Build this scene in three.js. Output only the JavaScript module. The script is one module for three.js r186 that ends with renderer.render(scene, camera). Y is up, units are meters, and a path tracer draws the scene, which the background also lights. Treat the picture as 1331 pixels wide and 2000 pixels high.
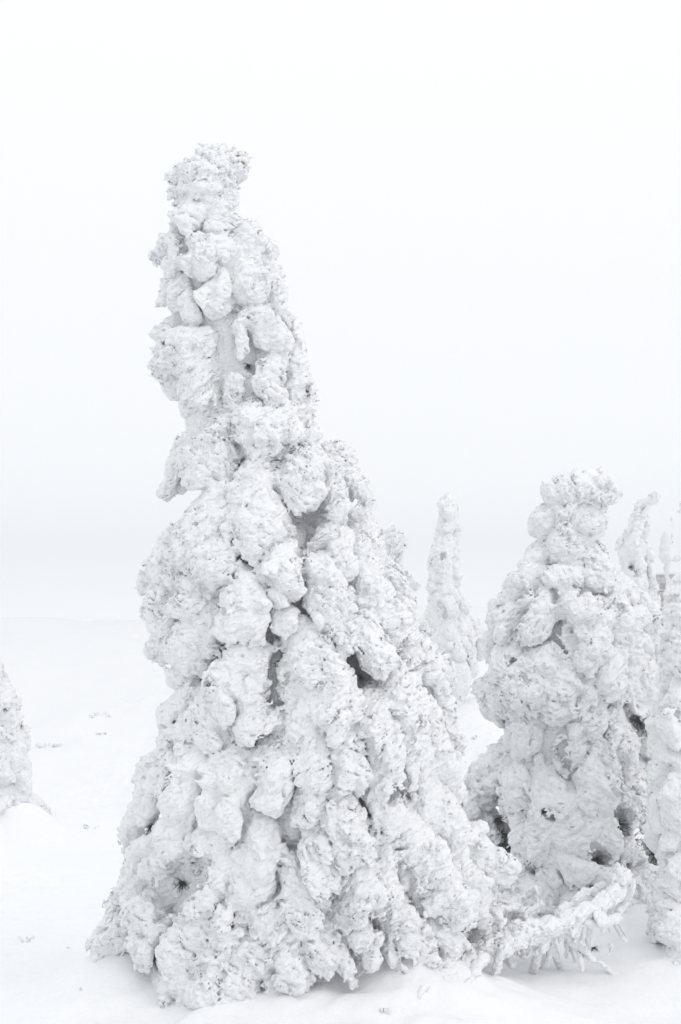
import * as THREE from 'three';

// ---------------------------------------------------------------- camera, sky, sun, exposure
const PW = 1331, PH = 2000, FOCAL = 2778, HORIZON = 1230, EYE = 2.0;      // size of the photograph and its lens, in its own pixels
const scene = new THREE.Scene();
const camera = new THREE.PerspectiveCamera(2 * Math.atan(PH / 2 / FOCAL) * 180 / Math.PI, PW / PH, 0.1, 900);
const PITCH = Math.atan((HORIZON - PH / 2) / FOCAL);
camera.position.set(0, EYE, 0);
camera.rotation.x = PITCH;
camera.updateMatrixWorld();

const renderer = new THREE.WebGLRenderer({ antialias: true });
renderer.setSize(681, 1024);
renderer.toneMapping = THREE.LinearToneMapping;
renderer.toneMappingExposure = 1.01;
renderer.shadowMap.enabled = true;

const SUN = new THREE.Vector3(0.72, 0.62, 0.32).normalize();              // glow of the sun behind the cloud: to the right, a little behind the camera
{ // overcast sky: brighter overhead and towards the hidden sun
  const w = 256, h = 128, a = new Float32Array(w * h * 4);
  for (let j = 0; j < h; j++) for (let i = 0; i < w; i++) {
    const el = ((j + 0.5) / h - 0.5) * Math.PI, az = ((i + 0.5) / w - 0.5) * 2 * Math.PI;
    const d = new THREE.Vector3(Math.cos(el) * Math.cos(az), Math.sin(el), Math.cos(el) * Math.sin(az));
    const s = Math.max(0, d.y), g = Math.pow(Math.max(0, d.dot(SUN) * 0.5 + 0.5), 3);
    const L = 0.985 + 0.22 * Math.exp(-s / 0.15) + 0.15 * Math.exp(-s / 0.055) + 0.34 * s * s + 0.05 * g, k = (j * w + i) * 4;
    a[k] = L * 0.974; a[k + 1] = L * 0.992; a[k + 2] = L * 1.018; a[k + 3] = 1;
  }
  const t = new THREE.DataTexture(a, w, h, THREE.RGBAFormat, THREE.FloatType);
  t.mapping = THREE.EquirectangularReflectionMapping; t.magFilter = t.minFilter = THREE.LinearFilter; t.needsUpdate = true;
  scene.background = t; scene.environment = t;
}
const sun = new THREE.DirectionalLight(0xfff4e6, 0.5);
sun.position.copy(SUN).multiplyScalar(40); sun.target.position.set(0, 1, -9); scene.add(sun, sun.target);
sun.castShadow = true; sun.shadow.radius = 70;
Object.assign(sun.shadow.camera, { left: -14, right: 14, top: 14, bottom: -14, near: 1, far: 90 });
sun.shadow.mapSize.set(2048, 2048);
scene.fog = new THREE.FogExp2(0xf1f5fb, 0.009);

const Q = 1.12;

// ---------------------------------------------------------------- helpers
function rng(seed) { let s = seed >>> 0; return () => { s = (s + 0x6d2b79f5) >>> 0; let t = Math.imul(s ^ (s >>> 15), 1 | s); t = (t + Math.imul(t ^ (t >>> 7), 61 | t)) ^ t; return ((t ^ (t >>> 14)) >>> 0) / 4294967296; }; }
const clamp = (x, a, b) => Math.min(b, Math.max(a, x));
const sstep = (a, b, x) => { const t = clamp((x - a) / (b - a), 0, 1); return t * t * (3 - 2 * t); };
const mix = (a, b, t) => a + (b - a) * t;
const cosP = Math.cos(PITCH), sinP = Math.sin(PITCH);
function at(px, py, depth) {                                              // the place seen at a pixel of the photograph, this far in front of the camera
  const u = (px - PW / 2) / FOCAL, v = (PH / 2 - py) / FOCAL;
  const y = v * cosP + sinP, z = v * sinP - cosP, k = -depth / z;
  return new THREE.Vector3(u * k, EYE + y * k, -depth);
}
const used = {};
function numbered(n) { used[n] = (used[n] ?? -1) + 1; return used[n] ? n + '_' + String(used[n]).padStart(3, '0') : n; }
function tag(o, label, category, group, kind) {
  if (label) o.userData.label = label;
  if (category) o.userData.category = category;
  if (group) o.userData.group = group;
  if (kind) o.userData.kind = kind;
  return o;
}
function lit(m) { m.castShadow = m.receiveShadow = true; return m; }

// value noise and cell noise
const PERM = new Uint8Array(512), RND = new Float32Array(768);
{ const r = rng(7); const p = [...Array(256).keys()]; for (let i = 255; i > 0; i--) { const j = Math.floor(r() * (i + 1)); [p[i], p[j]] = [p[j], p[i]]; } for (let i = 0; i < 512; i++) PERM[i] = p[i & 255]; for (let i = 0; i < 768; i++) RND[i] = r(); }
function hash3(x, y, z) { return PERM[PERM[PERM[x & 255] + (y & 255)] + (z & 255)]; }
function vnoise(x, y, z) {
  const xi = Math.floor(x), yi = Math.floor(y), zi = Math.floor(z);
  let fx = x - xi, fy = y - yi, fz = z - zi;
  fx = fx * fx * (3 - 2 * fx); fy = fy * fy * (3 - 2 * fy); fz = fz * fz * (3 - 2 * fz);
  const g = (i, j, k) => RND[hash3(xi + i, yi + j, zi + k)];
  const a = mix(mix(g(0, 0, 0), g(1, 0, 0), fx), mix(g(0, 1, 0), g(1, 1, 0), fx), fy);
  const b = mix(mix(g(0, 0, 1), g(1, 0, 1), fx), mix(g(0, 1, 1), g(1, 1, 1), fx), fy);
  return mix(a, b, fz) * 2 - 1;
}
const CELL = { f: 0, x: 0, y: 0, z: 0, h: 0 };
function cells(x, y, z) {                                                 // nearest jittered cell centre: its distance, the offset from it, its hash
  const xi = Math.floor(x), yi = Math.floor(y), zi = Math.floor(z);
  const x0 = x - xi > 0.5 ? 0 : -1, y0 = y - yi > 0.5 ? 0 : -1, z0 = z - zi > 0.5 ? 0 : -1;
  let best = 9, bx = 0, by = 0, bz = 0, bh = 0;
  for (let i = x0; i < x0 + 2; i++) for (let j = y0; j < y0 + 2; j++) for (let k = z0; k < z0 + 2; k++) {
    const cx = xi + i, cy = yi + j, cz = zi + k, h = hash3(cx, cy, cz);
    const dx = x - cx - 0.2 - 0.6 * RND[h], dy = y - cy - 0.2 - 0.6 * RND[h + 256], dz = z - cz - 0.2 - 0.6 * RND[h + 512];
    const d = dx * dx + dy * dy + dz * dz;
    if (d < best) { best = d; bx = dx; by = dy; bz = dz; bh = h; }
  }
  CELL.f = best; CELL.x = bx; CELL.y = by; CELL.z = bz; CELL.h = bh;
}
// relief of rime and wind-packed snow: ruffled scales that lap over the ones below, then small grains
function rime(x, y, z, s, o) {
  const tx = Math.sin(o * 40) * 0.7, tz = Math.cos(o * 57) * 0.7;         // the ruffles of each bough lie at a slant of their own
  const X = x + 0.016 * s * vnoise(x * 22 / s + 3, y * 22 / s, z * 22 / s) + o * 1.37, Y = y + tx * x + tz * z + 0.018 * s * vnoise(x * 20 / s, y * 20 / s + 17, z * 20 / s) + o * 0.71, Z = z + o * 2.11;
  cells(X / (0.14 * s), Y / (0.13 * s), Z / (0.14 * s));
  const crumb = 0.65 + 0.5 * sstep(-0.35, 0.4, vnoise(x * 2.6 / s + 70, y * 2.6 / s, z * 2.6 / s));   // smooth wind-packed patches and crumbly ones
  const dome = () => Math.sqrt(Math.max(0.09, 1 - CELL.f * 1.9)), puff = () => Math.max(0.1, 1 - CELL.f * 1.7);
  let d = 0.040 * s * (dome() - 0.66) + 0.010 * s * (RND[CELL.h] - 0.5);
  cells(X / (0.056 * s), Y / (0.040 * s), Z / (0.056 * s));
  d += crumb * (0.030 * s * (dome() - 0.62) - 0.010 * s * CELL.y + 0.010 * s * (RND[CELL.h + 99] - 0.5));
  cells(X / (0.030 * s), Y / (0.022 * s), Z / (0.030 * s));
  d += crumb * (0.023 * s * (puff() - 0.6) - 0.005 * s * CELL.y + 0.006 * s * (RND[CELL.h + 50] - 0.5));
  return d;
}

// ---------------------------------------------------------------- one body of snow out of tapered strands, split into its pieces
// segs: {a, b, ra, rb, id, rough}; cuts: {a, b, r}. Returns Map id -> BufferGeometry (relative to origin)
function mould(segs, cuts, cell, scale, origin, floorAt, few, keep) {
  const S = segs.map((s) => ({ ax: s.a.x, ay: s.a.y, az: s.a.z, dx: s.b.x - s.a.x, dy: s.b.y - s.a.y, dz: s.b.z - s.a.z, ra: s.ra, rb: s.rb, id: s.id, rough: s.rough ?? 1, g: s.g ?? 0.8, il: 1 / Math.max(1e-9, s.a.distanceToSquared(s.b)) }));
  const C = (cuts || []).map((s) => ({ ax: s.a.x, ay: s.a.y, az: s.a.z, dx: s.b.x - s.a.x, dy: s.b.y - s.a.y, dz: s.b.z - s.a.z, ra: s.r, rb: s.r2 ?? s.r, il: 1 / Math.max(1e-9, s.a.distanceToSquared(s.b)) }));
  const far = (s, x, y, z) => { const px = x - s.ax, py = y - s.ay, pz = z - s.az; let t = (px * s.dx + py * s.dy + pz * s.dz) * s.il; t = t < 0 ? 0 : t > 1 ? 1 : t; const qx = px - t * s.dx, qy = py - t * s.dy, qz = pz - t * s.dz; return Math.sqrt(qx * qx + qy * qy + qz * qz) - s.ra - (s.rb - s.ra) * t; };
  const lo = new THREE.Vector3(1e9, 1e9, 1e9), hi = new THREE.Vector3(-1e9, -1e9, -1e9);
  for (const s of segs) for (const [p, r] of [[s.a, s.ra], [s.b, s.rb]]) { lo.min(p.clone().subScalar(r + 0.1 * scale)); hi.max(p.clone().addScalar(r + 0.1 * scale)); }
  if (floorAt !== undefined) lo.y = Math.max(lo.y, floorAt);
  const B = 8, nb = [0, 1, 2].map((i) => Math.ceil((hi.getComponent(i) - lo.getComponent(i)) / cell / B) + 1);
  const blocks = new Map(), reach = B * cell * 0.87, most = 0.125 * scale;
  const key = (i, j, k) => (i * nb[1] + j) * nb[2] + k;
  for (let i = 0; i < nb[0]; i++) for (let j = 0; j < nb[1]; j++) for (let k = 0; k < nb[2]; k++) {
    const x = lo.x + (i + 0.5) * B * cell, y = lo.y + (j + 0.5) * B * cell, z = lo.z + (k + 0.5) * B * cell;
    let m = 1e9; const ds = new Float32Array(S.length);
    for (let n = 0; n < S.length; n++) { ds[n] = far(S[n], x, y, z); if (ds[n] < m) m = ds[n]; }
    let mc = 1e9; const cn = [];
    for (const c of C) { const d = far(c, x, y, z); if (d < mc) mc = d; if (d < reach + most) cn.push(c); }
    if (m > reach + most || (m < -reach - most && mc > reach + most)) continue;
    const near = []; for (let n = 0; n < S.length; n++) if (ds[n] < m + 2 * reach + 0.09 * scale) near.push(S[n]);
    blocks.set(key(i, j, k), { i, j, k, near, cn, v: null, id: null, idx: null });
  }
  const N = B + 1;
  const wv = [0, 0, 0];
  for (const b of blocks.values()) {
    let warp = null;
    const v = b.v = new Float32Array(N * N * N), ids = b.id = new Int16Array(N * N * N);
    for (let sub = 0; sub < 8; sub++) {
    const ui = sub >> 2, uj = (sub >> 1) & 1, uk = sub & 1, half4 = 3.47 * cell, ds = new Float32Array(b.near.length);
    let m4 = 1e9, id4 = 0;
    for (let n = 0; n < b.near.length; n++) { const d = ds[n] = far(b.near[n], lo.x + (b.i * B + ui * 4 + 2) * cell, lo.y + (b.j * B + uj * 4 + 2) * cell, lo.z + (b.k * B + uk * 4 + 2) * cell); if (d < m4) { m4 = d; id4 = b.near[n].id; } }
    const out = m4 > half4 + most || (m4 < -half4 - most && !b.cn.length), near = [];
    if (!out) for (let n = 0; n < ds.length; n++) if (ds[n] < m4 + 2 * half4 + 0.09 * scale) near.push(b.near[n]);
    for (let i = ui * 4; i < ui * 5 + 4; i++) for (let j = uj * 4; j < uj * 5 + 4; j++) for (let k = uk * 4; k < uk * 5 + 4; k++) {
      const q = (i * N + j) * N + k;
      if (out) { v[q] = m4; ids[q] = id4; continue; }
      const x = lo.x + (b.i * B + i) * cell, y = lo.y + (b.j * B + j) * cell, z = lo.z + (b.k * B + k) * cell;
      let d1 = 1e9, d2 = 1e9, id = -1, rough = 1, g = 1, g2 = 0;
      if (!warp) { warp = new Float32Array(81); const i1 = 4.6 / scale, i2 = 12 / scale, w1 = 0.036 * scale, w2 = 0.018 * scale; for (let n = 0; n < 27; n++) { const px = lo.x + (b.i * B + Math.floor(n / 9) * 4) * cell, py = lo.y + (b.j * B + Math.floor(n / 3) % 3 * 4) * cell, pz = lo.z + (b.k * B + n % 3 * 4) * cell; for (let c = 0; c < 3; c++) warp[n * 3 + c] = w1 * vnoise(px * i1 + 31 * c, py * i1 + 57 * c, pz * i1) + w2 * vnoise(px * i2 + 31 * c, py * i2 + 57 * c, pz * i2); } }
      const fi = i / 4 - ui, fj = j / 4 - uj, fk = k / 4 - uk, n0 = ui * 9 + uj * 3 + uk;
      for (let c = 0; c < 3; c++) { const W = (n) => warp[(n0 + n) * 3 + c]; wv[c] = mix(mix(mix(W(0), W(1), fk), mix(W(3), W(4), fk), fj), mix(mix(W(9), W(10), fk), mix(W(12), W(13), fk), fj), fi); }
      const X = x + wv[0], Y = y + wv[1], Z = z + wv[2];
      for (const s of near) {
        const d = far(s, X, Y, Z);
        if (s.id === id) { if (d < d1) { d1 = d; rough = s.rough; g = s.g; } }
        else if (d < d1) { d2 = d1; g2 = g; d1 = d; id = s.id; rough = s.rough; g = s.g; }
        else if (d < d2) { d2 = d; g2 = s.g; }
      }
      let d = d1;
      if (g2 > g) g = g2;
      const sm = mix(0.17, 0.05, g) * scale, gap = 0.045 * scale, dd = d2 - d1;
      if (dd < sm) { const e = 1 - dd / sm; d -= sm * e * e * 0.25; }
      if (dd < gap && g > 0.05) { const m = sstep(-0.3, 0.3, vnoise(x * 3.7 / scale + 11, y * 3.7 / scale, z * 3.7 / scale)); d += 0.062 * scale * g * (0.15 + 0.85 * m) * (1 - dd / gap) * sstep(-0.085 * scale, -0.035 * scale, d1); }
      if (Math.abs(d) < 0.066 * scale) d -= rough * rime(x, y, z, scale, (id * 0.618) % 1 * 5);
      if (b.cn.length) { let c = 1e9; for (const s of b.cn) c = Math.min(c, far(s, x + 1.8 * wv[0], y + 1.8 * wv[1], z + 1.8 * wv[2])); if (c < 0.07 * scale) { c += 1.2 * rime(x, y, z, scale * 0.8, 0.3); if (-c > d) d = -c; } }
      v[q] = d; ids[q] = id;
    }
    }
  }
  // surface nets
  const pos = [], vid = [];
  for (const b of blocks.values()) {
    const idx = b.idx = new Int32Array(B * B * B).fill(-1), v = b.v;
    for (let i = 0; i < B; i++) for (let j = 0; j < B; j++) for (let k = 0; k < B; k++) {
      const q = (i * N + j) * N + k, o = [q, q + 1, q + N, q + N + 1, q + N * N, q + N * N + 1, q + N * N + N, q + N * N + N + 1];
      let mask = 0; for (let n = 0; n < 8; n++) if (v[o[n]] < 0) mask |= 1 << n;
      if (mask === 0 || mask === 255) continue;
      let sx = 0, sy = 0, sz = 0, c = 0;
      for (let n = 0; n < 8; n++) for (const e of [1, 2, 4]) {
        if (n & e) continue; const m = n | e, va = v[o[n]], vb = v[o[m]];
        if ((va < 0) === (vb < 0)) continue;
        const t = va / (va - vb); c++;
        sx += ((n >> 2) & 1) + (e === 4 ? t : 0); sy += ((n >> 1) & 1) + (e === 2 ? t : 0); sz += (n & 1) + (e === 1 ? t : 0);
      }
      idx[(i * B + j) * B + k] = pos.length / 3; vid.push(b.id[o[0]]);
      pos.push(lo.x + (b.i * B + i + sx / c) * cell, lo.y + (b.j * B + j + sy / c) * cell, lo.z + (b.k * B + k + sz / c) * cell);
    }
  }
  const look = (i, j, k) => { const b = blocks.get(key(Math.floor(i / B), Math.floor(j / B), Math.floor(k / B))); return b ? b.idx[((i % B) * B + j % B) * B + k % B] : -1; };
  const tri = [];
  for (const b of blocks.values()) for (let i = 0; i < B; i++) for (let j = 0; j < B; j++) for (let k = 0; k < B; k++) {
    const I = b.i * B + i, J = b.j * B + j, K = b.k * B + k, q = (i * N + j) * N + k, v0 = b.v[q] < 0;
    for (let axis = 0; axis < 3; axis++) {
      const v1 = b.v[q + [N * N, N, 1][axis]] < 0;
      if (v0 === v1) continue;
      const [u, w] = [[1, 2], [2, 0], [0, 1]][axis], p = [I, J, K], f = (su, sw) => { const r = [...p]; r[u] -= su; r[w] -= sw; return r[0] < 0 || r[1] < 0 || r[2] < 0 ? -1 : look(...r); };
      const a = f(1, 1), c = f(0, 1), d = f(0, 0), e = f(1, 0);
      if (a < 0 || c < 0 || d < 0 || e < 0) continue;
      if (v0) tri.push(a, c, d, a, d, e); else tri.push(a, d, c, a, e, d);
    }
  }
  const P = new Float32Array(pos), nrm = new Float32Array(P.length);
  for (let n = 0; n < tri.length; n += 3) {
    const a = tri[n] * 3, b = tri[n + 1] * 3, c = tri[n + 2] * 3;
    const ux = P[b] - P[a], uy = P[b + 1] - P[a + 1], uz = P[b + 2] - P[a + 2], wx = P[c] - P[a], wy = P[c + 1] - P[a + 1], wz = P[c + 2] - P[a + 2];
    const nx = uy * wz - uz * wy, ny = uz * wx - ux * wz, nz = ux * wy - uy * wx;
    for (const m of [a, b, c]) { nrm[m] += nx; nrm[m + 1] += ny; nrm[m + 2] += nz; }
  }
  // leave out loose crumbs and air pockets shut inside
  const root = new Int32Array(P.length / 3); for (let n = 0; n < root.length; n++) root[n] = n;
  const find = (n) => { while (root[n] !== n) n = root[n] = root[root[n]]; return n; };
  for (let n = 0; n < tri.length; n += 3) { const a = find(tri[n]); root[find(tri[n + 1])] = a; root[find(tri[n + 2])] = a; }
  const size = new Float64Array(root.length), vol = new Float64Array(root.length);
  for (let n = 0; n < tri.length; n += 3) {
    const q = find(tri[n]), a = tri[n] * 3, b = tri[n + 1] * 3, c = tri[n + 2] * 3; size[q]++;
    const X = (i, o) => P[i + o] - [lo.x, lo.y, lo.z][o];
    vol[q] += X(a, 0) * (X(b, 1) * X(c, 2) - X(b, 2) * X(c, 1)) - X(a, 1) * (X(b, 0) * X(c, 2) - X(b, 2) * X(c, 0)) + X(a, 2) * (X(b, 0) * X(c, 1) - X(b, 1) * X(c, 0));
  }
  const groups = new Map();
  for (let n = 0; n < tri.length; n += 3) { const q = find(tri[n]); if (size[q] < (few ?? 300) || vol[q] < 0) continue; if (keep && !keep(P[tri[n] * 3 + 1], P[tri[n] * 3 + 2])) continue; const id = vid[tri[n]]; let g = groups.get(id); if (!g) groups.set(id, g = []); g.push(tri[n], tri[n + 1], tri[n + 2]); }
  const out = new Map(); let count = 0;
  for (const [id, list] of groups) {
    const map = new Map(), p = [], nn = [], uv = [], ix = [];
    for (const t of list) {
      let m = map.get(t);
      if (m === undefined) {
        map.set(t, m = map.size);
        p.push(P[t * 3] - origin.x, P[t * 3 + 1] - origin.y, P[t * 3 + 2] - origin.z);
        uv.push((P[t * 3] + 0.8 * P[t * 3 + 2]) / 0.6, (P[t * 3 + 1] + 0.45 * P[t * 3 + 2] - 0.15 * P[t * 3]) / 0.6);
        const l = Math.hypot(nrm[t * 3], nrm[t * 3 + 1], nrm[t * 3 + 2]) || 1; nn.push(nrm[t * 3] / l, nrm[t * 3 + 1] / l, nrm[t * 3 + 2] / l);
      }
      ix.push(m);
    }
    const g = new THREE.BufferGeometry();
    g.setAttribute('position', new THREE.BufferAttribute(new Float32Array(p), 3)); g.setAttribute('normal', new THREE.BufferAttribute(new Float32Array(nn), 3)); g.setAttribute('uv', new THREE.BufferAttribute(new Float32Array(uv), 2)); g.setIndex(ix);
    out.set(id, g); count += ix.length / 3;
  }
  TRIS += count;
  return out;
}
let TRIS = 0;

// ---------------------------------------------------------------- materials
function grainTexture(n, list, seed) {                                    // height of the finest grain, tileable; list: [cells across, cells up, weight]
  const h = new Float32Array(n * n), r = rng(seed);
  for (const [cx, cy, w] of list) {
    const J = Float32Array.from({ length: cx * cy * 3 }, () => r());
    for (let j = 0; j < n; j++) for (let i = 0; i < n; i++) {
      const x = i / n * cx, y = j / n * cy, xi = Math.floor(x), yi = Math.floor(y); let best = 9, bh = 0;
      for (let a = -1; a < 2; a++) for (let b = -1; b < 2; b++) { const q = (((xi + a + cx) % cx) * cy + (yi + b + cy) % cy) * 3, dx = x - xi - a - J[q], dy = y - yi - b - J[q + 1], d = dx * dx + dy * dy; if (d < best) { best = d; bh = J[q + 2]; } }
      h[j * n + i] += w * (0.8 - best + 0.5 * (bh - 0.5));
    }
  }
  let lo = 1e9, hi = -1e9; for (const v of h) { lo = Math.min(lo, v); hi = Math.max(hi, v); }
  const d = new Uint8Array(n * n * 4); for (let i = 0; i < n * n; i++) { const v = 255 * (h[i] - lo) / (hi - lo); d[i * 4] = d[i * 4 + 1] = d[i * 4 + 2] = v; d[i * 4 + 3] = 255; }
  const t = new THREE.DataTexture(d, n, n); t.wrapS = t.wrapT = THREE.RepeatWrapping; t.magFilter = t.minFilter = THREE.LinearFilter; t.needsUpdate = true; return t;
}
const grain = grainTexture(512, [[18, 26, 1], [38, 52, 0.6]], 77);
const mSnow = new THREE.MeshStandardMaterial({ color: new THREE.Color().setRGB(0.865, 0.875, 0.89), roughness: 0.95, bumpMap: grain, bumpScale: 0.014 });
const mGround = new THREE.MeshStandardMaterial({ bumpMap: grain, bumpScale: 0.006, color: new THREE.Color().setRGB(0.885, 0.892, 0.903), roughness: 0.95 });
const mBark = new THREE.MeshStandardMaterial({ color: new THREE.Color().setRGB(0.045, 0.036, 0.032), roughness: 0.95 });
const mNeedle = new THREE.MeshStandardMaterial({ color: new THREE.Color().setRGB(0.030, 0.036, 0.028), roughness: 0.9 });

// ---------------------------------------------------------------- ground: one sheet to the horizon
const drifts = [];                                                        // [x, z, height, radius] snow banked up round the trunks
function groundAt(x, z, fine = true) {
  const d = -z, right = sstep(-0.6, 1.6, x - 0.0 * d);
  let h = right * (1.35 * sstep(9.2, 15.5, d) + 1.35 * sstep(15, 46, d)) + (1 - right) * 2.25 * sstep(17, 40, d);
  h -= 9 * sstep(47, 150, d);
  h += 0.10 * vnoise(x * 0.35 + 5, 0, z * 0.35) * sstep(4, 14, d) + 0.05 * vnoise(x * 1.1, 3, z * 1.1);
  for (const [dx, dz, dh, dr] of drifts) { const q = ((x - dx) ** 2 + (z - dz) ** 2) / (dr * dr); if (q < 6) h += dh * Math.exp(-q); }
  if (fine && d < 60) {
    const rough = sstep(-0.2, 0.5, vnoise(x * 0.7 + 80, 5, z * 0.7 + 3));
    h += 0.036 * vnoise(x * 2.3 + 9, 1, z * 3.6) + (0.009 + 0.024 * rough) * vnoise(x * 7 + z * 2, 2, z * 12) + (0.003 + 0.011 * rough) * vnoise(x * 21, 4, z * 28);
    const t = vnoise(x * 0.5 + 40, 7, z * 0.5) * 0.5 + 0.5;
    cells(x * 1.9, 0.5, z * 1.9); if (CELL.h < 60 && d > 8) h += (0.03 + 0.05 * t) * Math.max(0, 1 - CELL.f * 6) * sstep(8, 16, d);
    cells(x * 9 + 4, 0.5, z * 9); h += 0.012 * Math.max(0, 0.5 - CELL.f) * sstep(0.45, 0.8, t) * sstep(8, 14, d);
  }
  return h;
}
{ const D = (px, depth, h, r) => { const p = at(px, 1500, depth); drifts.push([p.x, p.z, h, r]); };
  D(560, 7.75, 0.19, 1.15); D(225, 7.75, 0.2, 0.42); D(820, 7.5, 0.19, 0.55); D(1120, 9.4, 0.16, 1.0); D(1420, 8.6, 0.2, 0.9); D(-20, 14.6, 0.25, 1.1); D(20, 13.6, 0.35, 0.5); D(1050, 8.4, 0.1, 0.9); }
function onGround(px, py, up = 0) {                                        // where the sight line through a pixel meets the snow
  let a = 4, b = 40; for (let d = 4; d < 40; d += 0.05) { const p = at(px, py, d); if (p.y < groundAt(p.x, p.z, false) + up) { b = d; a = d - 0.05; break; } }
  return (a + b) / 2;
}
for (const [x, y, r, h] of [[225, 1868, .22, .05], [330, 1895, .2, .06], [420, 1968, .22, .045], [520, 1968, .22, .045], [620, 1930, .2, .05], [700, 1900, .2, .06], [780, 1888, .2, .06], [860, 1884, .2, .05], [960, 1880, .25, .04], [1290, 1890, .25, .06]]) { const p = at(x, y, onGround(x, y) + 0.08); drifts.push([p.x, p.z, h, r]); }
function buildGround() {
  const xs = [], zs = [];
  { let s = 0.04; for (let x = 0; x < 62; x += s) { xs.push(x); if (x > 0) xs.push(-x); if (x > 3.4) s *= 1.07; } xs.sort((a, b) => a - b); }
  { for (let d = 66; d > 14;) { zs.push(-d); d -= Math.max(0.09, d < 50 ? (d - 6) * 0.013 : (d - 40) * 0.08 + 0.3); } for (let d = 14; d > 5; d -= 0.04) zs.push(-d); for (let d = 5, s = 0.06; d > -40; d -= s, s *= 1.12) zs.push(-d); }
  const p = new Float32Array(xs.length * zs.length * 3), ix = [];
  for (let j = 0, q = 0; j < zs.length; j++) for (let i = 0; i < xs.length; i++) { p[q++] = xs[i]; p[q++] = groundAt(xs[i], zs[j]); p[q++] = zs[j]; }
  for (let j = 0; j + 1 < zs.length; j++) for (let i = 0; i + 1 < xs.length; i++) { const a = j * xs.length + i, b = a + 1, c = a + xs.length, e = c + 1; ix.push(a, c, b, b, c, e); }
  const g = new THREE.BufferGeometry(); g.setAttribute('position', new THREE.BufferAttribute(p, 3)); const uv = new Float32Array(p.length / 3 * 2); for (let i = 0; i < uv.length / 2; i++) { uv[i * 2] = p[i * 3] / 0.9 + 0.2 * p[i * 3 + 2]; uv[i * 2 + 1] = p[i * 3 + 2] / 0.9 - 0.15 * p[i * 3]; } g.setAttribute('uv', new THREE.BufferAttribute(uv, 2)); g.setIndex(ix); g.computeVertexNormals();
  TRIS += ix.length / 3;
  const m = lit(new THREE.Mesh(g, mGround)); m.name = 'snow_ground'; scene.add(m);
  tag(m, 'white snow field lying under all the trees', 'snow', null, 'structure');
}

// ---------------------------------------------------------------- trees
function lerpRows(rows, y, c) { if (y <= rows[0][0]) return rows[0][c]; for (let i = 1; i < rows.length; i++) if (y <= rows[i][0]) return mix(rows[i - 1][c], rows[i][c], (y - rows[i - 1][0]) / (rows[i][0] - rows[i - 1][0])); return rows[rows.length - 1][c]; }
// twigs with bare dark needles, seen in the gaps between the snow-laden boughs
function spray(seed, size) {
  const r = rng(seed), p = [], n = 60;
  for (let i = 0; i < n; i++) {
    const dir = new THREE.Vector3(r() - 0.5, r() * 0.7 - 0.55, r() - 0.5).normalize(), len = size * (0.5 + 0.6 * r()), w = size * 0.02;
    const side = new THREE.Vector3(r() - 0.5, r() - 0.5, r() - 0.5).cross(dir).normalize().multiplyScalar(w), up = side.clone().cross(dir).normalize().multiplyScalar(w);
    const tip = dir.clone().multiplyScalar(len), c = [side, up.clone().addScaledVector(side, -0.5), up.clone().multiplyScalar(-1).addScaledVector(side, -0.5)];
    for (let k = 0; k < 3; k++) { const a = c[k], b = c[(k + 1) % 3]; p.push(a.x, a.y, a.z, b.x, b.y, b.z, tip.x, tip.y, tip.z); }
    for (let m = 1; m < 8; m++) { // needles along the twig
      const q = tip.clone().multiplyScalar(m / 8), nd = new THREE.Vector3(r() - 0.5, r() - 0.5, r() - 0.5).normalize().multiplyScalar(size * 0.2).addScaledVector(dir, size * 0.12), t = q.clone().add(nd), s = side.clone().multiplyScalar(0.8);
      p.push(q.x + s.x, q.y + s.y, q.z + s.z, q.x - s.x, q.y - s.y, q.z - s.z, t.x, t.y, t.z);
    }
  }
  const g = new THREE.BufferGeometry(); g.setAttribute('position', new THREE.Float32BufferAttribute(p, 3)); g.computeVertexNormals();
  return g;
}
const SPRAYS = [11, 12, 13, 14].map((s) => spray(s, 1));

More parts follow.
